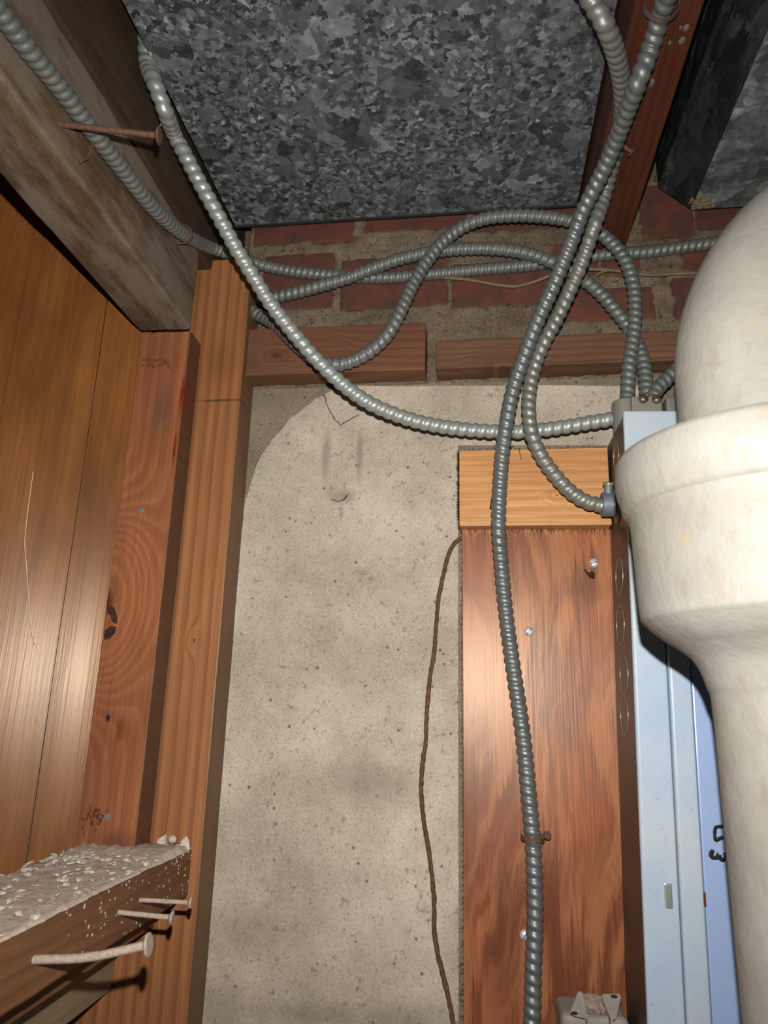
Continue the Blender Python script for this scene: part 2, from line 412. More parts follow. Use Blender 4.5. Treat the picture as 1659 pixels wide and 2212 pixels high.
# ------------------------------------------------------------------ wood
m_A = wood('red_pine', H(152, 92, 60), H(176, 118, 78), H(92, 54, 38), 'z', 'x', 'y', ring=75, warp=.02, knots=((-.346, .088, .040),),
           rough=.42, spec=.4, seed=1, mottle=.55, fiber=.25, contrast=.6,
           stains_tints=((-.2912, .1, .0010, 3, H(78, 56, 42), .9), (-.312, .285, .01, .03, H(96, 66, 62), .6), (-.293, .30, .0025, .02, H(110, 24, 8), .9), (-.295, .24, .002, .018, H(110, 24, 8), .9),  # leading entry colours the whole right side face darker
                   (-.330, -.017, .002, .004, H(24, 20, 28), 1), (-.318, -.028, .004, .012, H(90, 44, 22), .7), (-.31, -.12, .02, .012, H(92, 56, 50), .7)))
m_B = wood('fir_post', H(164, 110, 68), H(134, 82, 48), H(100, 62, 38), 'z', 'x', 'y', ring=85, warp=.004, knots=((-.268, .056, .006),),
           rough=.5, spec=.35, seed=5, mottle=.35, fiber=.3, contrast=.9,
           stains_tints=((-.2425, .1, .0009, 3, H(98, 76, 50), .8), (-.262, .305, .03, .0016, H(62, 42, 28), .85), (-.292, .10, .004, .25, H(96, 70, 50), .5), (-.27, .35, .02, .03, H(104, 66, 36), .5)))  # right side face coloured darker, also a strip beside the stud
m_joist = wood('weathered_joist', H(104, 76, 52), H(84, 58, 38), H(50, 34, 24), 'y', 'z', 'x', ring=110, warp=.01, rough=.85, spec=.15, seed=3, mottle=.5,
               fiber=.5, dust=(H(124, 112, 98), .9, 30, .2))
m_rail = wood('dirty_rail', H(138, 90, 54), H(116, 74, 44), H(84, 54, 34), 'y', 'z', 'x', ring=90, rough=.7, spec=.2, seed=8, dust=(H(120, 98, 84), .22, 70))
m_pale = wood('pale_board', H(158, 132, 98), H(140, 116, 84), H(96, 78, 56), 'y', 'z', 'x', ring=50, rough=.8, spec=.15, seed=4, dust=(H(150, 136, 112), .5, 30))
m_cap = wood('fresh_pine', H(208, 156, 102), H(178, 122, 72), H(150, 98, 58), 'x', 'z', 'y', ring=115, warp=.016, rough=.42, spec=.4, seed=6, mottle=.45, fiber=.45,
             knots=((Y(1203, 1070, .665).z, Y(1203, 1070, .665).x, .004),), contrast=.6)
m_plyw = wood('fir_plywood', H(156, 86, 52), H(134, 70, 42), H(92, 46, 30), 'z', 'x', 'y', ring=30, warp=.10, rough=.38, spec=.55, seed=9, mottle=.8, fiber=.5, phase2=.35,
              bumpd=.0004, contrast=.7, broad=(H(172, 112, 72), 34, 7, .6),
              stains_tints=((.10, .11, .022, .012, H(100, 50, 28), .6), (.06, -.16, .012, .05, H(92, 42, 24), .6), (.02, -.21, .015, .05, H(96, 46, 28), .6)))
m_blk = wood('old_block_red', H(126, 78, 52), H(104, 62, 42), H(70, 42, 29), 'x', 'z', 'y', ring=100, warp=.02, rough=.6, spec=.3, seed=11, mottle=.5,
             knots=((.36, -.21, .02),), dust=(H(128, 100, 80), .18, 60))
m_blk2 = wood('old_block_brown', H(120, 82, 58), H(96, 62, 42), H(64, 40, 28), 'x', 'z', 'y', ring=140, warp=.02, rough=.75, spec=.2, seed=12, mottle=.5,
              knots=((Y(1090, 795, .67).z, Y(1090, 795, .67).x, .01),), dust=(H(120, 100, 82), .25, 60))
m_beam = wood('stained_beam', H(94, 46, 26), H(80, 38, 22), H(52, 24, 14), 'y', 'x', 'z', ring=110, warp=.006, rough=.55, spec=.3, seed=13, mottle=.4, fiber=.4,
              dust=(H(92, 76, 62), .12, 50))
# left partition: vertical varnished boards set at an angle behind the framing
ang = math.radians(57); P0 = Vector((-.3463, .654)); dirn = Vector((-math.sin(ang), -math.cos(ang)))
wl = None
def sdist(a, b):
    nr = Vector((dirn.y, -dirn.x, 0)); r = ray(a, b); q = r*(Vector((P0.x, P0.y, 0)).dot(nr)/r.dot(nr))
    return (Vector((q.x, q.y))-P0).dot(dirn)
edges = [0, sdist(146, 1240), sdist(-60, 1240), sdist(-200, 1240), .50]
pan = empty('wall_panelling', (P0.x-.1, P0.y-.1, FLOOR), 'varnished plywood sheeting standing behind the framing at the left', 'panelling')
pan.name = 'wood_panelling'
for i, (a, b) in enumerate(zip(edges, edges[1:])):
    tl = (.3, -.35, .1, .02)[i]        # every board is a touch cupped, so the seams show
    A2 = P0+dirn*a; B2 = P0+dirn*(b-.0006); nrm = Vector((dirn.y, -dirn.x))
    if nrm.x > 0: nrm = -nrm             # back side
    bmp = bmesh.new(); n = 10; cols = []
    for side in (0, 1):
        row = []
        for k in range(n+1):
            t = k/n; q = A2+(B2-A2)*t+nrm*(.010*side+.0008*i+.0018*math.sin(PI*t)+tl*(t-.5)*(b-a)*.25)
            row.append([bmp.verts.new((q.x, q.y, z)) for z in (FLOOR+.001, -.4, -.1, .1, .3, .46, .62)])
        cols.append(row)
    R0, R1 = cols; mz = len(R0[0])
    for k in range(n):
        for j in range(mz-1):
            bmp.faces.new((R0[k][j], R0[k+1][j], R0[k+1][j+1], R0[k][j+1])); bmp.faces.new((R1[k][j], R1[k][j+1], R1[k+1][j+1], R1[k+1][j]))
        bmp.faces.new((R0[k][0], R1[k][0], R1[k+1][0], R0[k+1][0])); bmp.faces.new((R0[k][-1], R0[k+1][-1], R1[k+1][-1], R1[k][-1]))
    for j in range(mz-1):
        bmp.faces.new((R0[0][j], R0[0][j+1], R1[0][j+1], R1[0][j])); bmp.faces.new((R0[n][j], R1[n][j], R1[n][j+1], R0[n][j+1]))
    bmesh.ops.recalc_face_normals(bmp, faces=bmp.faces[:])
    obj('board', bmp, m_ply_l, pan, smooth=False)

# post B (rear) and post A (front) of the left framing
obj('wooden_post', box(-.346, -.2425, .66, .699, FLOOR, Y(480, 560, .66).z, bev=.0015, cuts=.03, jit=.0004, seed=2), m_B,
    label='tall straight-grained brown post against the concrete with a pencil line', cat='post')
zA0 = Y(230, 1843, .63).z
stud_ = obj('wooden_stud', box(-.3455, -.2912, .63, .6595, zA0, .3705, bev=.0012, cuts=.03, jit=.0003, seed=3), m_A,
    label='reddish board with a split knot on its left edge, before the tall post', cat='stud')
# lower joist with armoured cable on its side
obj('ceiling_joist', box(-.3465, -.2900, -.25, .6293, .3712, .4625, bev=.004, cuts=.02, jit=.0008, seed=4, seg=3), m_joist,
    label='grey dusty joist slanting in from the upper left, ending over the reddish board', cat='joist')
obj('ceiling_joist', box(-.345, -.2885, -.25, .755, .4640, .795, bev=.003, cuts=.03, jit=.0007, seed=5), m_dark,
    label='dark brown rough joist between the grey dusty joist and the big galvanized duct', cat='joist')
beam_ = obj('ceiling_joist', box(.1165, .1655, -.25, .757, .489, .795, bev=.0015, cuts=.03, jit=.0005, seed=6), m_beam,
    label='dark red-brown joist between the two galvanized ducts', cat='joist')

# lower rail
yR = .6585; xR_ = Y(412, 1880, yR).x; zR1 = Y(412, 1832, yR).z-.001; zR0 = Y(405, 1935, yR).z; xL_ = -.3455
rail = empty('framing_rail', (-.318, .4, zR0), 'dusty brown rail at the lower left, its top covered in plaster crumbs', 'rail')
obj('beam', box(xL_, xR_, -.2, yR, zR0, zR1, bev=.002, cuts=.02, jit=.0006, seed=7), m_rail, rail)
m_debris = plain('plaster_dust', H(204, 188, 172), .95, var=.5, scale=260, dark=H(140, 124, 110), spec=.1, bd=.001)
m_chip = plain('plaster_chip', H(206, 198, 184), .9, var=.7, scale=180, spec=.15, dark=H(120, 106, 94))
# dust layer and chips lying on the rail
bm = bmesh.new(); nx, ny = 26, 170; g = []
for i in range(nx+1):
    row = []
    for k in range(ny+1):
        x = xL_+.0003+(xR_-xL_-.0008)*i/nx; yv = -.15+(yR+.15)*k/ny
        e = min(i, nx-i)/nx
        h = .0012+max(0, mnoise.fractal(Vector((x*180, yv*180, 3)), 1, 2, 4))*.0035+(.0035*math.exp(-((yv-.63)/.03)**2))
        if e == 0: h = -.002
        row.append(bm.verts.new((x+mnoise.noise(Vector((x*90, yv*90, 0)))*.0006, yv, zR1+h)))
    g.append(row)
for i in range(nx):
    for k in range(ny): bm.faces.new((g[i][k], g[i+1][k], g[i+1][k+1], g[i][k+1]))
ret = bmesh.ops.extrude_face_region(bm, geom=bm.faces[:])
for q in ret['geom']:
    if isinstance(q, bmesh.types.BMVert): q.co.z = zR1-.0025
bmesh.ops.recalc_face_normals(bm, faces=bm.faces[:])
obj('plaster_dust', bm, m_debris, smooth=True, label='layer of grey plaster dust lying on the lower left rail', cat='dust', kind='stuff')
bm = bmesh.new()
for i in range(900):
    yv = random.uniform(.05, yR) if i < 640 else random.uniform(.57, yR-.002); x = random.uniform(xL_+.002, xR_-.003); s = .0005+.0030*random.random()**2.2
    b = bmesh.new(); bmesh.ops.create_icosphere(b, subdivisions=1, radius=s)
    R = Matrix.Rotation(random.random()*6, 3, 'Z') @ Matrix.Rotation(random.uniform(-.5, .5), 3, 'X')
    for v in b.verts:
        v.co = R @ Vector((v.co.x*random.uniform(.8, 1.4), v.co.y, v.co.z*.45)); v.co += Vector((x, yv, zR1+.0025+s*.3))
    merge(bm, b)
for i in range(90):
    yv = yR-.002-.2*random.random()**1.8; s = random.uniform(.0004, .0009)
    b = bmesh.new(); bmesh.ops.create_icosphere(b, subdivisions=1, radius=s); dz = (random.random()**1.7)*.045
    for v in b.verts: v.co = Vector((v.co.x*.5, v.co.y, v.co.z*1.3))+Vector((xR_+.0003, yv, zR1-dz*.8))
    merge(bm, b)
obj('plaster_crumbs', bm, m_chip, label='pale plaster crumbs scattered over the lower left rail', cat='crumbs', kind='stuff')
bm = bmesh.new()
ball = Y(373, 1812, .650); lathe_into(bm, ball-Vector((0, 0, .004)), (0, 0, 1), [(0, .001), (.001, .0028), (.0035, .0036), (.006, .0028), (.0072, .0008)], 16)
obj('putty_lump', bm, m_chip, smooth=True, label='small round grey lump on top of the end of the dusty rail', cat='lump')
bm = bmesh.new()
for i, (cx_, cy_) in enumerate([(348, 1818), (398, 1822)]):
    p = Y(cx_, cy_, .652)
    plate_into(bm, [p+Vector((-.005, 0, -.005)), p+Vector((.005, .001, -.005)), p+Vector((.004, 0, .003)), p+Vector((.001 if i else .004, .001, .006)), p+Vector((-.003, 0, .002))], (0, -1, .3), .0015)
obj('plaster_flakes', bm, m_chip, label='two upright plaster flakes beside the round lump on the dusty rail', cat='flakes')
# thin batten under the rail, then a pale board lower down
qb = Y(333, 2002, .655); zb0 = qb.z
obj('batten', box(-.344, qb.x, -.2, .655, zb0, zR0-.0008, bev=.001, cuts=.03, jit=.0004, seed=8), m_rail,
    label='thin dark batten tucked under the dusty rail at the lower left', cat='batten')
pp = at(243, 2084, 'y', .655); pq = at(243, 2142, 'y', .655)
obj('pale_board', box(pp.x-.02, pp.x, -.2, .658, pq.z, zb0-.0008, bev=.001, cuts=.03, jit=.0004, seed=9), m_pale,
    label='pale greyish board below the dusty rail in the lower left corner', cat='board')

# blocks on top of the foundation
zb1 = Y(720, 800, .67).z; zb2 = Y(720, 704, .67).z
blk = box(Y(543, 750, .67).x-.012, Y(919, 750, .67).x, .67, .7005, zc+.0005, zb2, bev=.0012, cuts=.02, jit=.0005, seed=10)
obj('wood_block', blk, m_blk, label='reddish wooden block on the foundation ledge, right beside the tall post', cat='block')
obj('wood_block', box(Y(942, 750, .67).x, .30, .67, .7005, zc+.0008, Y(1200, 724, .67).z, bev=.0012, cuts=.02, jit=.0005, seed=11), m_blk2,
    label='dull brown wooden block on the ledge, longer one running behind the pipe', cat='block')

# backboard plywood and fresh pine piece
yp = .682
px0 = Y(1000, 1700, yp).x
board = empty('plywood_backboard', (px0+.07, .69, -.95), 'tall reddish plywood board fixed to the concrete behind the electrical panel', 'board')
bm = box(px0, .36, yp, .6985, -.95, Y(1100, 1143, yp).z, bev=.0008)
obj('sheet', bm, m_plyw, board)
m_spl = plain('splinter', H(96, 56, 32), .8, var=.5)
m_spl2 = plain('pale_splinter', H(205, 150, 98), .8, var=.3)
def splinters(name, mat, parent, base, n, fn):
    bm = bmesh.new()
    for i in range(n):
        a, b, r = fn(i); cyl_into(bm, a, b, r, 5, r2=r*.15)
    return obj(name, bm, mat, parent)
zt = Y(1100, 1143, yp).z
splinters('torn_top', m_spl2, board, 0, 90, lambda i: ((lambda x: (Vector((x, yp-.0003, zt-.001)), Vector((x+random.uniform(-.001, .001), yp-.003, zt-random.uniform(.002, .010))), .0004))(random.uniform(px0+.004, .13))))
splinters('torn_top', m_spl, board, 0, 110, lambda i: ((lambda x: (Vector((x, yp-.0003, zt-.001)), Vector((x+random.uniform(-.002, .002), yp-.0025, zt-random.uniform(.002, .008))), .00045))(random.uniform(px0+.004, .13))))
def side_sp(i):
    z = -.25+.42*i/90
    return (Vector((px0+.001, yp+random.uniform(0, .01), z)), Vector((px0-random.uniform(.001, .003 if i > 10 else .007), yp-.001, z+random.uniform(-.003, .003))), .0004)
splinters('torn_edge', m_spl, board, 0, 90, side_sp)
zc0 = Y(1150, 1135, .665).z; zc1 = Y(1150, 970, .665).z; xc0 = Y(992, 1050, .665).x
cap_ = empty('pine_offcut', (xc0+.07, .67, zc0), 'fresh pale pine offcut with a ragged left end above the plywood board', 'board')
obj('board', box(xc0, .1270, .665, .698, zc0, zc1, bev=.0007, cuts=.02, jit=.0003, seed=13), m_cap, cap_)
m_blackw = plain('charred_splinter', H(44, 28, 18), .9, var=.5)
splinters('ragged_end', m_blackw, cap_, 0, 200, lambda i: ((lambda z: (Vector((xc0+.0006, .6655+random.random()*.01, z)), Vector((xc0-random.uniform(.0008, .0035), .664, z+random.uniform(-.0025, .0025))), .0004))(random.uniform(zc0, zc1))))
splinters('ragged_top', m_blackw, cap_, 0, 100, lambda i: ((lambda x: (Vector((x, .668, zc1-.0005)), Vector((x+random.uniform(-.001, .001), .667, zc1+random.uniform(.001, .0035))), .0005))(-.008+.132*i/100+random.uniform(-.001, .001))))

# ------------------------------------------------------------------ ducts
m_d1 = galv('galvanized_spangle', (.042, .046, .048), (.50, .53, .55), 60, 220, rough=.5, metal=.3)
zd = Y(510, 487, .68).z
duct = empty('air_duct', (-.08, .2, zd), 'large flat galvanized duct overhead with mottled grey spangle, left of the red-brown joist', 'duct')
obj('duct_body', box(-.2745, .1140, -.25, .681, zd, .78, bev=.0012, cuts=.1, jit=.0), m_d1, duct)
bm = bmesh.new()
box_into(bm, -.2748, .1143, .6795, .6835, zd-.0012, zd+.03, bev=.0004)
obj('end_flange', bm, plain('dark_steel', (.05, .055, .055), .5, .4), duct)
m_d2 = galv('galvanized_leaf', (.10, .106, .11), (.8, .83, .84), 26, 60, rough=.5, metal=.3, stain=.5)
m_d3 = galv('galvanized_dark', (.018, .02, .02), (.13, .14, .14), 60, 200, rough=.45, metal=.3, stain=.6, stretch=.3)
p1 = Y(1422, 403, .68); p2 = Y(1490, 457, .685); zlow = p2.z
duct2 = empty('air_duct', (p2.x+.1, .2, zlow), 'galvanized duct with a sloping left side at the upper right corner', 'duct')
prf = [(p1.x, .78), (p1.x, p1.z), (p2.x, zlow), (.62, zlow), (.62, .78)]
bm = bmesh.new()
A_ = [bm.verts.new((x, -.25, z)) for x, z in prf]; B_ = [bm.verts.new((x, .681, z)) for x, z in prf]
n = len(prf)
for i in range(n): bm.faces.new((A_[i], A_[(i+1) % n], B_[(i+1) % n], B_[i]))
bm.faces.new(A_[::-1]); bm.faces.new(B_)
bmesh.ops.recalc_face_normals(bm, faces=bm.faces[:])
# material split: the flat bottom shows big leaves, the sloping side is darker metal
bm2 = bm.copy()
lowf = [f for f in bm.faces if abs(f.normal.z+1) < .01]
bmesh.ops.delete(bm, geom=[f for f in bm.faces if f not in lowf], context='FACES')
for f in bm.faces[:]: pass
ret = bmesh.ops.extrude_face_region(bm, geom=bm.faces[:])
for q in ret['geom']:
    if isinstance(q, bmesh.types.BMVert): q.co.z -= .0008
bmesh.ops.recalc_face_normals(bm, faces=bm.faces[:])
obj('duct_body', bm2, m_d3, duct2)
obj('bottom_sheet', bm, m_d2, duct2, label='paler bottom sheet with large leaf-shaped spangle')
bm = bmesh.new()
for i in range(110):
    p = at(1500+random.gauss(14, 11), 438+random.gauss(0, 6), 'z', zlow-.002)
    if p.y > .678: p.y = .678
    b = bmesh.new(); bmesh.ops.create_icosphere(b, subdivisions=1, radius=random.uniform(.0006, .0022))
    for v in b.verts: v.co = Vector((v.co.x, v.co.y, v.co.z*.6))+p
    merge(bm, b)
obj('rust_crust', bm, plain('crust', H(150, 132, 100), .9, var=.8, scale=300, dark=H(80, 40, 20)), duct2, label='crusty tan lump at the duct corner')

# ------------------------------------------------------------------ electrical panel
tilt = 0.026
def bx(v):   # slight lean of the panel
    c = Vector((.125, .64, .0)); d = v-c
    return c+Vector((d.x*math.cos(tilt)+d.z*math.sin(tilt), d.y, -d.x*math.sin(tilt)+d.z*math.cos(tilt)))
def bxi(v):
    c = Vector((.125, .64, .0)); d = v-c
    return c+Vector((d.x*math.cos(tilt)-d.z*math.sin(tilt), d.y, d.x*math.sin(tilt)+d.z*math.cos(tilt)))
m_grey = MT('grey_enamel', rough=.28, spec=.6)
nz = m_grey.noise(None, 12, 4, .6); ns = m_grey.noise(None, 500, 2)
c = m_grey.mix(m_grey.ramp(nz, [(.35, 0), (.65, 1)]), H(160, 178, 198), H(178, 188, 194))
c = m_grey.mix(m_grey.ramp(ns, [(.70, 0), (.74, .6)]), c, H(90, 84, 76)); m_grey.set('Base Color', c)
m_side = plain('side_painted_reflection', H(78, 66, 58), .42, .1, .35, var=.3, scale=60, dark=H(62, 52, 46))  # grey enamel coloured brown: the plywood's reflection is put into the side colour
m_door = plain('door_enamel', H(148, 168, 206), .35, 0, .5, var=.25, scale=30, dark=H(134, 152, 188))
zt_ = Y(1340, 890, .60).z
box_e = empty('electrical_panel', (.22, .64, -.55), 'blue-grey steel electrical panel on the plywood, partly behind the white pipe', 'electrical panel')
bl = .1238
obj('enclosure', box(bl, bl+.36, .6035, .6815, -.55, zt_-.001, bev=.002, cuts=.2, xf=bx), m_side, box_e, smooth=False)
e1 = bxi(Y(1441, 1440, .599)).x; e2 = bxi(Y(1490, 1440, .597)).x
zrt = bxi(Y(1480, 985, .596)).z
bm = box(bl-.0005, e1, .5985, .6040, -.552, zt_+.001, bev=.0026, xf=bx, seg=4)
box_into(bm, e1-.003, bl+.36, .5985, .6040, zrt, zt_+.001, bev=.0026, xf=bx, seg=4)
obj('cover_frame', bm, m_grey.m, box_e)
obj('cover_rib', box(e1+.0002, e2, .5945, .6040, -.552, zrt-.0004, bev=.0022, xf=bx, seg=3), m_grey.m, box_e)
door = obj('door', box(e2+.0014, bl+.36, .5990, .6045, -.552, zrt-.0006, bev=.0012, xf=bx), m_door, box_e)
lp = bxi(Y(1444, 1935, .598)); bm = bmesh.new()
box_into(bm, lp.x-.0028, lp.x+.0028, .5972, .5995, lp.z-.0085, lp.z+.0085, bev=.001, xf=bx)
m_steel = plain('bright_steel', H(190, 190, 184), .3, .7, .5, var=.3)
lt = obj('latch', bm, m_steel, box_e)
rp = bxi(Y(1519, 1942, .597))
obj('rusty_tab', box(rp.x-.0012, rp.x+.0016, .5950, .5985, rp.z-.0045, rp.z+.0045, bev=.0004, xf=bx), plain('rust', H(96, 48, 28), .9), box_e)
# rust spots on the rib
bm = bmesh.new()
for (a, b, r) in [(1467, 1461, .0016), (1465, 1466, .0007), (1468, 1482, .0009), (1462, 1487, .0006), (1462, 1453, .0004)]:
    p = Y(a, b, .5955); lathe_into(bm, p+Vector((0, .0002, 0)), (0, -1, 0), [(0, r), (.0003, r*.8)], 7)
obj('rust_spot', bm, plain('rust_spot', H(120, 52, 40), .9), box_e)
# handwriting on the door in black marker
m_ink = plain('marker_ink', (.01, .01, .012), .4, var=.1)
def stroke(pts, wdt):
    bm = bmesh.new(); pl = [Y(a, b, .5988) for a, b in pts]; path = catmull(pl, .0006)
    sweep_into(bm, path, lambda i, a: wdt*(1+.25*mnoise.noise(path[i]*400)), 8)
    for v in bm.verts: v.co.y = .5990+(v.co.y-.5988)*.08
    return bm
bm = stroke([(1563, 1786), (1547, 1787), (1544, 1800), (1546, 1815), (1552, 1813), (1563, 1808)], .0013)
obj('marker_writing', bm, m_ink, door)
bm = stroke([(1541, 1836), (1536, 1845), (1540, 1853), (1549, 1852), (1553, 1845), (1554, 1852), (1561, 1858), (1567, 1852), (1566, 1841)], .0016)
obj('marker_writing', bm, m_ink, door)
bm = stroke([(1571, 1864), (1572, 1872)], .0012); obj('marker_writing', bm, m_ink, door)
# knockouts on the left side of the enclosure
m_scr = plain('worn_edge', H(170, 156, 140), .3, .5, .6, var=.2)
for (a, b, r, yy) in [(1328, 1245, .016, .645), (1330, 1350, .017, .648), (1332, 1455, .017, .640), (1336, 1545, .016, .645), (1322, 985, .012, .64)]:
    p = bxi(Y(a, b, yy)); bm = bmesh.new()
    path = [bx(Vector((bl-.0001, yy+math.cos(t)*r, p.z+math.sin(t)*r))) for t in [2*PI*k/48 for k in range(49)]]
    sweep_into(bm, path, lambda i, a_: .00035, 6, cap=False)
    obj('knockout', bm, m_scr, box_e)

# connectors
m_zinc = cable_mat('zinc_casting', H(138, 136, 126), .35, .5, .6)
m_zinc2 = cable_mat('blue_zinc_casting', H(112, 120, 126), .35, .45, .3)
zt2 = zt_+.0005
con = empty('cable_connector', (.150, .650, zt2), 'dusty double clamp connector with two screws on top of the electrical panel', 'connector')
q0 = Y(1336, 888, .632); q1 = Y(1374, 852, .632); q2 = Y(1430, 852, .632)
bm = bmesh.new()
cyl_into(bm, ((q0.x+q1.x)/2+.001, .650, zt2), ((q0.x+q1.x)/2+.001, .650, q1.z), (q1.x-q0.x)/2+.003, 32, bev=.0006)
box_into(bm, q1.x-.004, q2.x, .634, .664, zt2, q1.z-.001, bev=.0015)
obj('clamp_body', bm, m_zinc, con, smooth=False)
for (a, b) in ((1391, 859), (1420, 860)):
    p = Y(a, b, .631); bm = bmesh.new()
    lathe_into(bm, p+Vector((0, .003, 0)), (0, -1, 0), [(0, .0045), (.0015, .0045), (.003, .0035), (.0038, .0015), (.0039, .0002)], 20)
    sc = obj('screw', bm, plain('old_screw', H(120, 108, 88), .4, .6, var=.4), con, smooth=True)
    bm = bmesh.new(); s = .0042; dv = Vector((math.cos(-.7 if a < 1400 else .3), 0, math.sin(-.7 if a < 1400 else .3)))
    cyl_into(bm, p-dv*s+Vector((0, -.0006, 0)), p+dv*s+Vector((0, -.0006, 0)), .0006, 6)
    obj('slot', bm, plain('slot_dark', (.015, .012, .01), .8), sc)
p = Y(1449, 874, .64)
obj('conduit_fitting', box(p.x-.006, p.x+.008, .632, .654, zt2, Y(1449, 862, .64).z, bev=.003, seg=4), m_steel, smooth=False,
    label='small shiny fitting on the panel top, right of the screwed connector', cat='fitting')
# side connector
sp = Y(1318, 1090, .642); xs = bl-.0005; xs = bx(Vector((bl, .64, sp.z))).x
con2 = empty('cable_connector', (xs-.01, .642, sp.z-.012), 'round blue-grey connector on the left side of the electrical panel', 'connector')
bm = bmesh.new()
lathe_into(bm, (xs+.0005, .642, sp.z), (-1, 0, 0), [(0, .0135), (.002, .0135), (.0025, .0118), (.006, .0112), (.014, .0112), (.0146, .0105), (.0146, .008)], 40)
obj('connector_body', bm, m_zinc2, con2, smooth=False)
bm = bmesh.new(); lathe_into(bm, (xs+.0002, .642, sp.z), (-1, 0, 0), [(0, .0185), (.0012, .0185), (.0016, .0175)], 40)
obj('locknut', bm, m_side, con2)
bm = bmesh.new()
cyl_into(bm, (xs-.009, .634, sp.z+.008), (xs-.009, .631, sp.z+.0155), .0038, 20, bev=.0006)
obj('clamp_ear', bm, m_zinc2, con2)
bm = bmesh.new(); lathe_into(bm, (xs-.009, .631, sp.z+.0150), (0, -.37, .93), [(0, .0046), (.001, .005), (.0022, .005), (.0028, .0045)], 20)
obj('screw', bm, plain('brassy_screw', H(150, 146, 116), .45, .5), con2)

# ------------------------------------------------------------------ white soil pipe
AX = Vector((.1725, .42, 0))
def zat(px, py, r): # height on the visible left/near face of the pipe
    return at(px, py, 'y', .42).z
m_pipe = MT('painted_iron', rough=.55, spec=.3)
n1 = m_pipe.noise(None, 22, 5, .7); n2 = m_pipe.noise(m_pipe.vm('MULTIPLY', m_pipe.P, (1, 1, .6)), 90, 4, .7); n3 = m_pipe.noise(None, 60, 3)
c = m_pipe.mix(m_pipe.ramp(n1, [(.35, 0), (.7, 1)]), H(147, 145, 137), H(136, 131, 122))
c = m_pipe.mix(m_pipe.ramp(n2, [(.52, 0), (.72, .55)]), c, H(132, 120, 108))
c = m_pipe.mix(m_pipe.ramp(n3, [(.62, 0), (.72, .4)]), c, H(160, 138, 104))
m_pipe.set('Base Color', c); m_pipe.bump(m_pipe.mt('ADD', n1, m_pipe.mt('MULTIPLY', n2, .3)), .5, .003)
pipe = empty('soil_pipe', (AX.x, AX.y, FLOOR), 'thick off-white painted drain pipe with a bell joint, close up at the right edge', 'pipe')
def smooth_prof(ctrl, n=8):
    pts = catmull([Vector((a, b, 0)) for a, b in ctrl], .0015); return [(p.x, p.y) for p in pts]
# control: (height, radius)
Z = lambda px, py: at(px, py, 'y', .42).z
zb = {k: Z(1400, k) for k in (2212, 1500, 1465, 1430, 1400, 1375, 1345, 1320, 1200, 1120, 1097, 1076, 960, 930)}
rl = .0435
low = [(FLOOR+.6, rl), (-.30, rl), (-.1, rl), (zb[1500]-.012, rl), (zb[1465]-.004, .0455), (zb[1430], .0500), (zb[1400], .0575), (zb[1375], .0670), (zb[1345], .0755), (zb[1320], .0785), (zb[1200], .0797), (zb[1120]-.002, .0805), (zb[1097], .0830)]
lowp = smooth_prof(low)
bm = bmesh.new(); z00 = FLOOR
pr = [(0, rl)]+[(h-z00, r) for h, r in lowp if h > FLOOR+.61]
lathe_into(bm, (AX.x, AX.y, z00), (0, 0, 1), pr, 96)
obj('pipe_body', bm, m_pipe.m, pipe, smooth=True)
hb = zb[1076]; ht = hb+.0262; hc = zb[1097]
bm = bmesh.new()
hp = [(hc-.0045, .0795), (hc-.003, .0822), (hc, .0845), (hb-.001, .0852), (hb+.0015, .0858), (hb+.004, .0868), (hb+.009, .0875), (ht-.005, .0875), (ht-.0015, .086), (ht, .0825), (ht+.0008, .078), (ht, .060)]
lathe_into(bm, (AX.x, AX.y, 0), (0, 0, 1), hp, 96)
obj('hub_ring', bm, m_pipe.m, pipe, smooth=True)
bm = bmesh.new(); lathe_into(bm, (AX.x, AX.y, 0), (0, 0, 1), [(ht-.002, .064), (ht+.004, .0635), (ht+.008, .058), (ht+.011, .050)], 96)
obj('lead_bead', bm, m_pipe.m, pipe, smooth=True)
ru = .0478; Rb = .1225; zs = ht+.048
path = [Vector((AX.x, AX.y, ht-.01+(zs-ht+.01)*k/8)) for k in range(8)]
for k in range(41):
    t = (PI/2)*k/40; path.append(Vector((AX.x+Rb*(1-math.cos(t)), AX.y, zs+Rb*math.sin(t))))
path += [path[-1]+Vector((.02*k, 0, 0)) for k in range(1, 9)]
bm = bmesh.new(); sweep_into(bm, path, lambda i, a: ru*(1+.012*mnoise.noise(path[i]*25+Vector((math.cos(a), math.sin(a), 0)))), 96)
obj('elbow', bm, m_pipe.m, pipe, smooth=True)

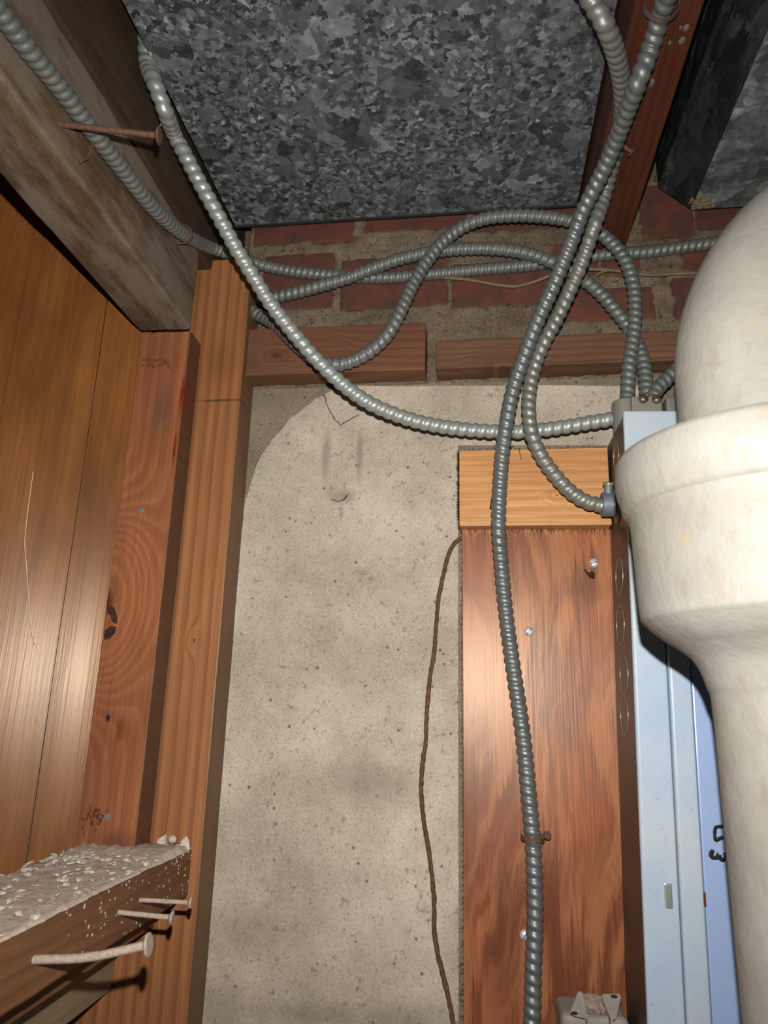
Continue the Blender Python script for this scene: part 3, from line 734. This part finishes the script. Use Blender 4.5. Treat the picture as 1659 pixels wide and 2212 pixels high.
# ------------------------------------------------------------------ armoured cables
m_c1 = cable_mat('armour_grey', H(114, 120, 118), .45, .42, .5)
m_c2 = cable_mat('armour_bright', H(162, 167, 163), .45, .36, .3)
m_c3 = cable_mat('armour_light', H(134, 136, 128), .5, .38, .25)
m_c4 = cable_mat('armour_steel', H(118, 123, 123), .55, .36, .25)
def cpts_(L, yoff=0):
    out = []
    for a, b, c_ in L:
        if isinstance(c_, str): ax, v = c_[0], float(c_[1:]); out.append(at(a, b, ax, v))
        else: out.append(Y(a, b, c_))
    return out
X1 = 'x-0.2818'
C1 = [(-70, -60, X1), (5, 32, X1), (60, 105, X1), (110, 165, X1), (160, 230, X1), (210, 297, X1), (260, 360, X1), (310, 425, X1), (350, 468, X1), (400, 508, X1),
      (450, 533, .640), (500, 550, .662), (540, 565, .676), (600, 581, .690), (660, 590, .691), (720, 595, .6915), (780, 600, .6915), (840, 600, .6915), (900, 595, .6915), (960, 590, .6915), (1020, 584, .6915),
      (1100, 577, .6915), (1170, 570, .6915), (1240, 558, .6915), (1290, 552, .6915), (1340, 548, .691), (1400, 544, .6915), (1460, 536, .6915), (1520, 528, .6915), (1600, 520, .6915)]
obj('armored_cable', armoured(cpts_(C1), .0070, .0072), m_c1, smooth=True,
    label='flexible metal cable stapled along the grey dusty joist, then running right across the bricks', cat='cable')
C2 = [(318, 138, 'x-.2795'), (334, 180, 'x-.267'), (358, 243, 'x-.262'), (376, 290, .505), (400, 335, .512), (425, 383, .520), (455, 437, .530), (480, 482, .540), (506, 530, .552),
      (530, 570, .562), (555, 610, .572), (580, 650, .582), (610, 690, .592), (640, 727, .600), (670, 762, .606), (700, 793, .612), (740, 830, .620), (790, 866, .630), (840, 890, .638), (900, 910, .646),
      (960, 922, .652), (1030, 930, .658), (1100, 933, .660), (1160, 930, .660), (1220, 922, .660), (1280, 912, .659), (1345, 902, .656)]
_q = at(318, 138, 'x', -.28); C2p = [_q+Vector((-.0018, -.012, .13)), _q+Vector((-.0018, -.012, .07)), _q+Vector((-.001, -.008, .03))]+cpts_(C2)
obj('armored_cable', armoured(C2p, .0074, .0092), m_c2, smooth=True,
    label='bright flexible metal cable sagging from the big duct corner to the panel', cat='cable')
def dep(a, b, d):
    r = ray(a, b); return r*d      # r has unit depth along the view
fw = M3 @ Vector((0, 0, -1))
C3 = [dep(1235, -70, .49), dep(1270, -10, .495), dep(1305, 50, .50), dep(1328, 110, .525), dep(1342, 175, .56), dep(1345, 240, .594), dep(1335, 300, .625), dep(1322, 360, .652), dep(1306, 420, .675)]
C3 += cpts_([(1287, 480, .592), (1270, 530, .606), (1252, 580, .617), (1229, 632, .627), (1205, 684, .633), (1178, 735, .636), (1157, 785, .640), (1145, 835, .641), (1142, 885, .640), (1148, 935, .640), (1166, 980, .641),
             (1195, 1022, .642), (1230, 1060, .642), (1268, 1084, .642), (1306, 1093, .642)])
obj('armored_cable', armoured(C3, .0072, .0085), m_c3, smooth=True,
    label='pale flexible metal cable hooking into the round connector on the panel side', cat='cable')
zq = 'z0.4800'
C4 = cpts_([(1462, -60, zq), (1440, -5, zq), (1424, 45, zq), (1405, 105, 'z.474'), (1382, 168, .445), (1358, 230, .470), (1333, 298, .502), (1307, 360, .528), (1281, 412, .548), (1257, 462, .566), (1236, 518, .582),
            (1214, 572, .594), (1190, 630, .603), (1166, 682, .611), (1145, 735, .617), (1125, 790, .623), (1106, 850, .629), (1093, 920, .634), (1084, 990, .640), (1079, 1060, .646), (1077, 1130, .652), (1081, 1200, .664),
            (1088, 1280, .672), (1097, 1360, .674), (1108, 1440, .674), (1120, 1520, .674), (1131, 1600, .674), (1139, 1680, .674), (1146, 1760, .674), (1151, 1815, .674), (1154, 1880, .674), (1156, 1950, .674), (1155, 2020, .674),
            (1152, 2090, .674), (1151, 2160, .674), (1149, 2230, .674), (1150, 2320, .674)])+[Vector((.044, .674, -.40)), Vector((.045, .674, -.60)), Vector((.045, .674, -.80))]
obj('armored_cable', armoured(C4, .0074, .0080), m_c4, smooth=True,
    label='long flexible metal cable running straight down over the plywood board', cat='cable')
C5 = [(505, 658, .678), (545, 674, .677), (572, 688, .674), (600, 704, .664), (630, 735, .655), (660, 762, .650), (692, 782, .648), (725, 788, .648), (760, 780, .648), (795, 762, .648), (828, 734, .648), (852, 700, .648), (873, 655, .650),
      (893, 612, .654), (922, 565, .658), (957, 522, .660), (1000, 490, .660), (1050, 472, .658), (1110, 466, .657), (1170, 468, .658), (1230, 477, .660), (1285, 498, .660), (1322, 526, .660), (1350, 562, .659), (1367, 612, .659), (1372, 670, .658),
      (1368, 730, .657), (1359, 790, .654), (1355, 862, .652)]
obj('armored_cable', armoured(cpts_(C5), .0072, .0078), m_c1, smooth=True,
    label='flexible metal cable looping in a high arch over the bricks, down onto the panel top', cat='cable')
C6 = [(515, 646, .690), (555, 648, .689), (592, 643, .685), (640, 632, .680), (695, 617, .676), (750, 601, .6755), (805, 580, .6755), (862, 560, .6755), (930, 545, .6755), (1000, 538, .6755), (1070, 538, .6755), (1140, 548, .6755),
      (1195, 568, .675), (1245, 595, .674), (1292, 630, .674), (1330, 672, .672), (1355, 705, .672), (1376, 742, .669), (1391, 790, .664), (1398, 862, .656)]
obj('armored_cable', armoured(cpts_(C6), .0072, .0078), m_c1, smooth=True,
    label='flexible metal cable in a low arch on the bricks, behind the higher loop', cat='cable')
C7 = [(1412, 858, .650), (1420, 840, .652), (1438, 822, .655), (1462, 798, .657), (1500, 768, .657), (1560, 730, .658)]
obj('armored_cable', armoured(cpts_(C7), .0072, .0078), m_c1, smooth=True,
    label='short visible end of flexible metal cable going behind the white pipe from the panel top', cat='cable')

# ------------------------------------------------------------------ thin wires
m_wire = plain('cloth_wire', H(128, 108, 80), .8, var=.5, scale=300)
W = [(900, 598), (960, 600), (1010, 604), (1060, 613), (1110, 619), (1150, 610), (1185, 597), (1230, 583), (1290, 582), (1340, 586), (1400, 594), (1450, 592), (1510, 590), (1600, 588)]
obj('thin_wire', tube([Y(a, b, .6925 if not 1180 < a < 1420 else .688) for a, b in W], .0017, 8), m_wire, smooth=True,
    label='thin tan wire running along the bricks under the metal cables', cat='wire')
Wl = [(1330, 582), (1300, 588), (1284, 600), (1283, 612), (1292, 616), (1303, 604), (1308, 592)]
obj('wire_hook', tube([Y(a, b, .685) for a, b in Wl], .0012, 8), m_wire, smooth=True, label='small curled wire end hanging at the foot of the red-brown joist', cat='wire')
m_cord = plain('old_cord', H(104, 76, 54), .9, var=.8, scale=250, dark=H(52, 38, 28), bd=.001)
Wc = [(1012, 1158), (1000, 1160), (980, 1176), (968, 1200), (960, 1232), (948, 1290), (942, 1350), (938, 1410), (928, 1470), (922, 1540), (920, 1600), (913, 1650), (910, 1710), (915, 1770), (925, 1830), (933, 1890), (938, 1950), (938, 2010),
      (946, 2060), (958, 2110), (970, 2160), (979, 2212), (985, 2260), (990, 2400), (986, 2600)]
obj('cloth_cord', tube([Y(a, b, .6945) for a, b in Wc], .0021, 10, .002, wob=.35), m_cord, smooth=True,
    label='old brown cord hanging down the concrete beside the plywood board', cat='cord')

# ------------------------------------------------------------------ nails, staples, screws
m_rust = plain('rusty_steel', H(112, 78, 62), .75, .2, var=.7, scale=400, dark=H(58, 36, 28))
m_dnail = plain('dusty_steel', H(176, 160, 144), .9, .05, var=.55, scale=500, dark=H(120, 98, 82))
m_gnail = plain('grey_nail', H(140, 136, 130), .5, .4, var=.3)
m_blk_ = plain('black_iron', H(40, 30, 26), .6, .3)
def nail(name, a, b, r, rh, mat, label, group=None, bend=None, head_th=.0014):
    a = Vector(a); b = Vector(b); d = (b-a).normalized()
    e = empty(name, a, label, 'nail', group)
    pts = [a, (a+b)/2+(bend or Vector((0, 0, 0))), b]
    obj('shank', tube(pts, r, 14, .0015, wob=.08), mat, e, smooth=True)
    bm = bmesh.new(); lathe_into(bm, b-d*head_th*.6, d, [(-.0015, r), (0, rh*.85), (head_th*.4, rh), (head_th, rh), (head_th*1.3, rh*.9)], 28)
    obj('head', bm, mat, e)
    return e
xn = -.2905
a = at(128, 268, 'x', xn); b = ray(343, 293); dd = a.dot(fw); b = b*(dd*1.005)
nail('nail', a-(b-a).normalized()*.004, b, .0022, .0062, m_rust, 'long rusty nail sticking out of the grey dusty joist over the cable')
xr = xR_
for (p, q, r, rh, mk, lab, bd) in [
        ((302, 1944), (412, 1950), .0016, .0040, 1.0, 'dusty nail nearest the end of the lower left rail, uppermost of three', None),
        ((256, 1971), (371, 1982), .0017, .0044, 1.0, 'dusty nail in the lower left rail, middle one of three', None),
        ((74, 2072), (320, 2041), .0024, .0062, 1.0, 'long bent dusty nail in the lower left rail, lowest of three', Vector((0, 0, -.0025)))]:
    a = at(*p, 'x', xr); dd = a.dot(fw); b = ray(*q)*(dd*mk)
    nail('nail', a-(b-a).normalized()*.003, b, r, rh, m_dnail, lab, bend=bd)
# flush nail heads on the reddish board
for (p, lab, rr) in (((305, 1101), 'flat grey nail head halfway up the reddish board, above the split knot', .0032), ((231, 1766), 'flat grey nail head near the foot of the reddish board', .0032)):
    c_ = Y(*p, .6296); bm = bmesh.new(); lathe_into(bm, c_+Vector((0, .001, 0)), (0, -1, 0), [(0, rr), (.0008, rr), (.0013, rr*.85)], 22)
    obj('nail_head', bm, m_gnail, stud_)
# split knot on the edge of the reddish board
bm = bmesh.new()
for L in ([(233, 1306), (246, 1312), (253, 1335), (252, 1348), (243, 1343), (238, 1328), (232, 1325)], [(226, 1362), (240, 1352), (251, 1354), (247, 1368), (236, 1380), (224, 1382)]):
    plate_into(bm, [Y(a, b, .6293) for a, b in L], (0, -1, 0), .0006)
obj('knot_hole', bm, plain('knot_hole', H(64, 38, 20), .8, var=.8, scale=250, dark=H(14, 9, 6)), stud_)
# gouge near the foot
bm = bmesh.new()
for i in range(46):
    p = Y(204+random.gauss(0, 11), 1764+random.gauss(0, 13), .6292); a2 = random.random()*6
    d = Vector((math.cos(a2)*.4, -.15, math.sin(a2)))*random.uniform(.002, .005); cyl_into(bm, p-d/2, p+d/2, .0007, 5, r2=.0002)
obj('wood_gouge', bm, plain('gouge', H(92, 50, 28), .6, var=.9, scale=500, dark=H(30, 16, 10)), stud_)
# bits of bark below the joist end
bm = bmesh.new()
for i in range(40):
    p = Y(random.uniform(305, 365), 785+random.gauss(0, 6), .6293); s = random.uniform(.0006, .0016)
    b = bmesh.new(); bmesh.ops.create_icosphere(b, subdivisions=1, radius=s)
    for v in b.verts: v.co = Vector((v.co.x*1.5, v.co.y*.6, v.co.z))+p
    merge(bm, b)
obj('wood_crumbs', bm, plain('crumb', H(120, 70, 42), .9, var=.8, scale=400), label='row of rough brown crumbs stuck near the top of the reddish board', cat='crumbs', kind='stuff')

# staple on the joist cable
c1 = at(384, 500, 'x', -.2818)
def strap(cpt, tdir, up, r, width, mat, name, label, legs=.010, th=.0009, spread=1.15):
    t = Vector(tdir).normalized(); u = Vector(up); u = (u-t*u.dot(t)).normalized(); s = t.cross(u)
    pts = [cpt-u*legs*0+s*r*spread-u*r, cpt+s*r*spread, cpt+s*r*.75+u*r*.85, cpt+u*r*1.12, cpt-s*r*.75+u*r*.85, cpt-s*r*spread, cpt-s*r*spread-u*r]
    bm = bmesh.new(); path = catmull(pts, .0007)
    n = len(path); A = []
    for i, p in enumerate(path):
        tt = (path[min(i+1, n-1)]-path[max(i-1, 0)]).normalized(); nn = tt.cross(t).normalized()
        A.append([bm.verts.new(p+t*width/2*sx+nn*th/2*sy) for sx, sy in ((-1, -1), (1, -1), (1, 1), (-1, 1))])
    for P_, Q_ in zip(A, A[1:]):
        for k in range(4): bm.faces.new((P_[k], P_[(k+1) % 4], Q_[(k+1) % 4], Q_[k]))
    bm.faces.new(A[0][::-1]); bm.faces.new(A[-1]); bmesh.ops.recalc_face_normals(bm, faces=bm.faces[:])
    return obj(name, bm, mat, smooth=False, label=label, cat='staple')
ps = cpts_(C1)
strap(Vector(ps[9])+(Vector(ps[8])-Vector(ps[9]))*.05, ps[10]-ps[8], (1, 0, 0), .0074, .0028, m_rust, 'cable_staple', 'rusty staple pinning the cable to the end of the grey dusty joist')
c4 = Y(1151, 1812, .674)
strap(c4, (0.05, 0, 1), (0, -1, 0), .0078, .0042, m_rust, 'cable_staple', 'rusty staple pinning the long cable to the plywood board', spread=1.2)
bm = bmesh.new(); pq_ = Y(1178, 1808, .672)
cyl_into(bm, pq_+Vector((-.006, .002, -.002)), pq_+Vector((.001, -.002, .0015)), .0022, 12); cyl_into(bm, pq_+Vector((.001, -.002, .0015)), pq_+Vector((.002, -.004, .002)), .0034, 14)
obj('bent_nail', bm, m_rust, label='bent rusty nail end beside the staple on the plywood board', cat='nail')
c4b = at(1430, 24, 'z', .480)
strap(c4b, cpts_([(1440, -5, zq)])[0]-cpts_([(1405, 105, zq)])[0], (0, 0, -1), .0078, .0035, plain('dull_purple_steel', H(120, 104, 104), .4, .5, var=.5), 'cable_staple',
      'dull staple holding the long cable under the red-brown joist at the top', spread=1.5)
# screws in the plywood
m_ws = plain('white_screw', H(206, 202, 198), .4, .35, var=.3, scale=500)
def screw(p, r, ang_, label, wash=True):
    e = empty('screw', p, label, 'screw')
    bm = bmesh.new(); lathe_into(bm, p+Vector((0, .0008, 0)), (0, -1, 0), [(0, r), (.001, r), (.0022, r*.8), (.0028, r*.4), (.0029, .0001)], 24)
    obj('head', bm, m_ws, e, smooth=True)
    d = Vector((math.cos(ang_), 0, math.sin(ang_)))*r*.9
    bm = bmesh.new(); cyl_into(bm, p-d+Vector((0, -.0019, 0)), p+d+Vector((0, -.0019, 0)), .00045, 6)
    obj('slot', bm, plain('slot_shadow', (.12, .11, .1), .8), e)
screw(Y(1283, 1216, .6818), .0045, .35, 'pale slotted screw at the upper right of the plywood, above a bit of bark')
screw(Y(1143, 1364, .6818), .0045, .9, 'pale slotted screw in the plywood, just right of the long cable')
screw(Y(1134, 2020, .6818), .0045, 1.0, 'pale screw mostly hidden behind the lower part of the long cable')
bm = bmesh.new(); p = Y(1272, 1240, .6815)
cyl_into(bm, Y(1263, 1230, .6815), Y(1274, 1245, .680), .0008, 6); 
for i in range(7):
    q = Y(1276+random.gauss(0, 3), 1243+random.gauss(0, 4), .6805); b = bmesh.new(); bmesh.ops.create_icosphere(b, subdivisions=1, radius=.0016)
    for v in b.verts: v.co = v.co+q
    merge(bm, b)
obj('bark_bit', bm, m_blackw, label='dark bark crumb stuck on the plywood below the upper right screw', cat='debris')
# dark bent nail at the cable over the pine offcut
nail('nail', Y(1060, 1100, .6655), Y(1068, 1056, .6600), .0014, .0024, m_blk_, 'black nail driven into the pine offcut at the left side of the long cable')
# rusty screw on beam
bm = bmesh.new(); p = at(1353, 316, 'z', .4885)
cyl_into(bm, p+Vector((-.004, -.001, .001)), p+Vector((.004, .001, -.005)), .0018, 12); lathe_into(bm, p+Vector((.004, .001, -.005)), (.6, .2, -.7), [(0, .0018), (.001, .004), (.002, .004)], 18)
obj('nail_stub', bm, m_rust, label='bent rusty nail stub under the red-brown joist beside the twin cables', cat='nail')
# paint drips on the beam
m_drop = plain('paint_drop', H(112, 106, 96), .6)
for (a, b, r) in [(1482, 60, .0026), (1473, 88, .0028), (1447, 93, .0016), (1407, 179, .0028), (1470, 60, .0013)]:
    p = at(a, b, 'z', .489); bm = bmesh.new(); lathe_into(bm, p+Vector((0, 0, .0008)), (0, 0, -1), [(0, r), (.0007, r*.95), (.0013, r*.5)], 14)
    for v in bm.verts: v.co.y = p.y+(v.co.y-p.y)*1.5
    obj('paint_drop', bm, m_drop, beam_)
# cobweb strands and roots
m_web = plain('cobweb', H(150, 140, 124), .9, var=.2)
m_twig = plain('rootlet', H(92, 74, 54), .9)
def strand(L, r, mat, name, label, cat):
    obj(name, tube([p for p in L], r, 6, .003), mat, smooth=True, label=label, cat=cat)
strand([at(212, 288, 'x', -.283), at(198, 318, 'x', -.283), at(190, 340, 'x', -.284), at(170, 352, 'x', -.286)], .0008, m_twig, 'rootlet', 'thin dry rootlet hanging from the cable below the long rusty nail', 'root')
strand([at(346, 272, 'x', -.274), at(353, 250, 'x', -.274), at(358, 228, 'x', -.274)], .0006, m_web, 'cobweb_strand', 'cobweb thread from the long rusty nail head to the bright cable', 'cobweb')
P1 = P0+dirn*.08
def pan_pt(a, b):
    # meet of the sight line with the panelling plane, a hair in front
    nrm = Vector((dirn.y, -dirn.x, 0)); r = ray(a, b); p0 = Vector((P0.x, P0.y, 0)); nrm.normalize()
    return r*((p0.dot(nrm))/(r.dot(nrm)))*.992
strand([pan_pt(72, 1018), pan_pt(66, 1060), pan_pt(54, 1160), pan_pt(56, 1210), pan_pt(62, 1290), pan_pt(66, 1350), pan_pt(75, 1396)], .00035, plain('white_thread', H(225, 215, 195), .6), 'cobweb_strand',
       'long pale cobweb thread hanging on the varnished panelling', 'cobweb')
strand([Y(1122, 968, .6640), Y(1123, 980, .6635), Y(1127, 994, .664)], .0003, m_blk_, 'hair', 'single dark hair lying on the pine offcut', 'hair')

# ------------------------------------------------------------------ metal box with ears at the bottom
m_gb = plain('dusty_grey_steel', H(150, 142, 132), .75, .1, var=.4, scale=160, dark=H(110, 100, 90))
jb = empty('junction_box', (.098, .65, -.34), 'dusty grey metal box with two upright ears at the bottom, on the plywood', 'junction box')
zs_ = Y(1285, 2196, .640).z
xL = Y(1212, 2196, .640).x; xR = Y(1360, 2205, .640).x
bm = box(xL, xR, .640, .681, -.34, zs_, bev=.006, seg=4, cuts=.02, jit=.0004, seed=21)
obj('box_body', bm, m_gb, jb)
for L, sl in (([(1249, 2142), (1257, 2143), (1261, 2160), (1270, 2202), (1241, 2195), (1231, 2188), (1236, 2175)], (1241, 2189, 6)), ([(1301, 2148), (1338, 2147), (1342, 2154), (1331, 2201), (1321, 2206), (1303, 2164)], (1327, 2153, 6))):
    bm = bmesh.new(); plate_into(bm, [Y(a, b, .632) for a, b in L], (0, -1, 0), .0012); ear = obj('ear', bm, m_gb, jb)
    p = Y(sl[0], sl[1], .6314); bm = bmesh.new()
    lathe_into(bm, p+Vector((0, .0005, 0)), (0, -1, 0), [(0, .0012), (.0003, .0012)], 14)
    for v in bm.verts: v.co.x = p.x+(v.co.x-p.x)*2.2
    obj('slot', bm, plain('slot_black', (.02, .02, .02), .9), ear)
for (a, b) in ((1270, 2200), (1321, 2203)):
    p = Y(a, b, .632); bm = bmesh.new(); box_into(bm, p.x-.0008, p.x+.0008, .6315, .645, p.z-.02, p.z+.003, bev=.0003); obj('ear_arm', bm, m_gb, jb)
bm = bmesh.new()
for i in range(110):
    x = random.uniform(Y(1262, 2190, .65).x, Y(1312, 2190, .65).x); s = random.uniform(.001, .003)
    b = bmesh.new(); bmesh.ops.create_icosphere(b, subdivisions=1, radius=s); hgt = random.random()*.006
    R = Matrix.Rotation(random.random()*6, 3, 'X')
    for v in b.verts: v.co = R @ Vector((v.co.x, v.co.y*.8, v.co.z*.7))+Vector((x, random.uniform(.642, .678), zs_+hgt*.6))
    merge(bm, b)
obj('rubble', bm, m_debris, label='crumbled plaster heaped between the ears of the metal box', cat='rubble', kind='stuff')
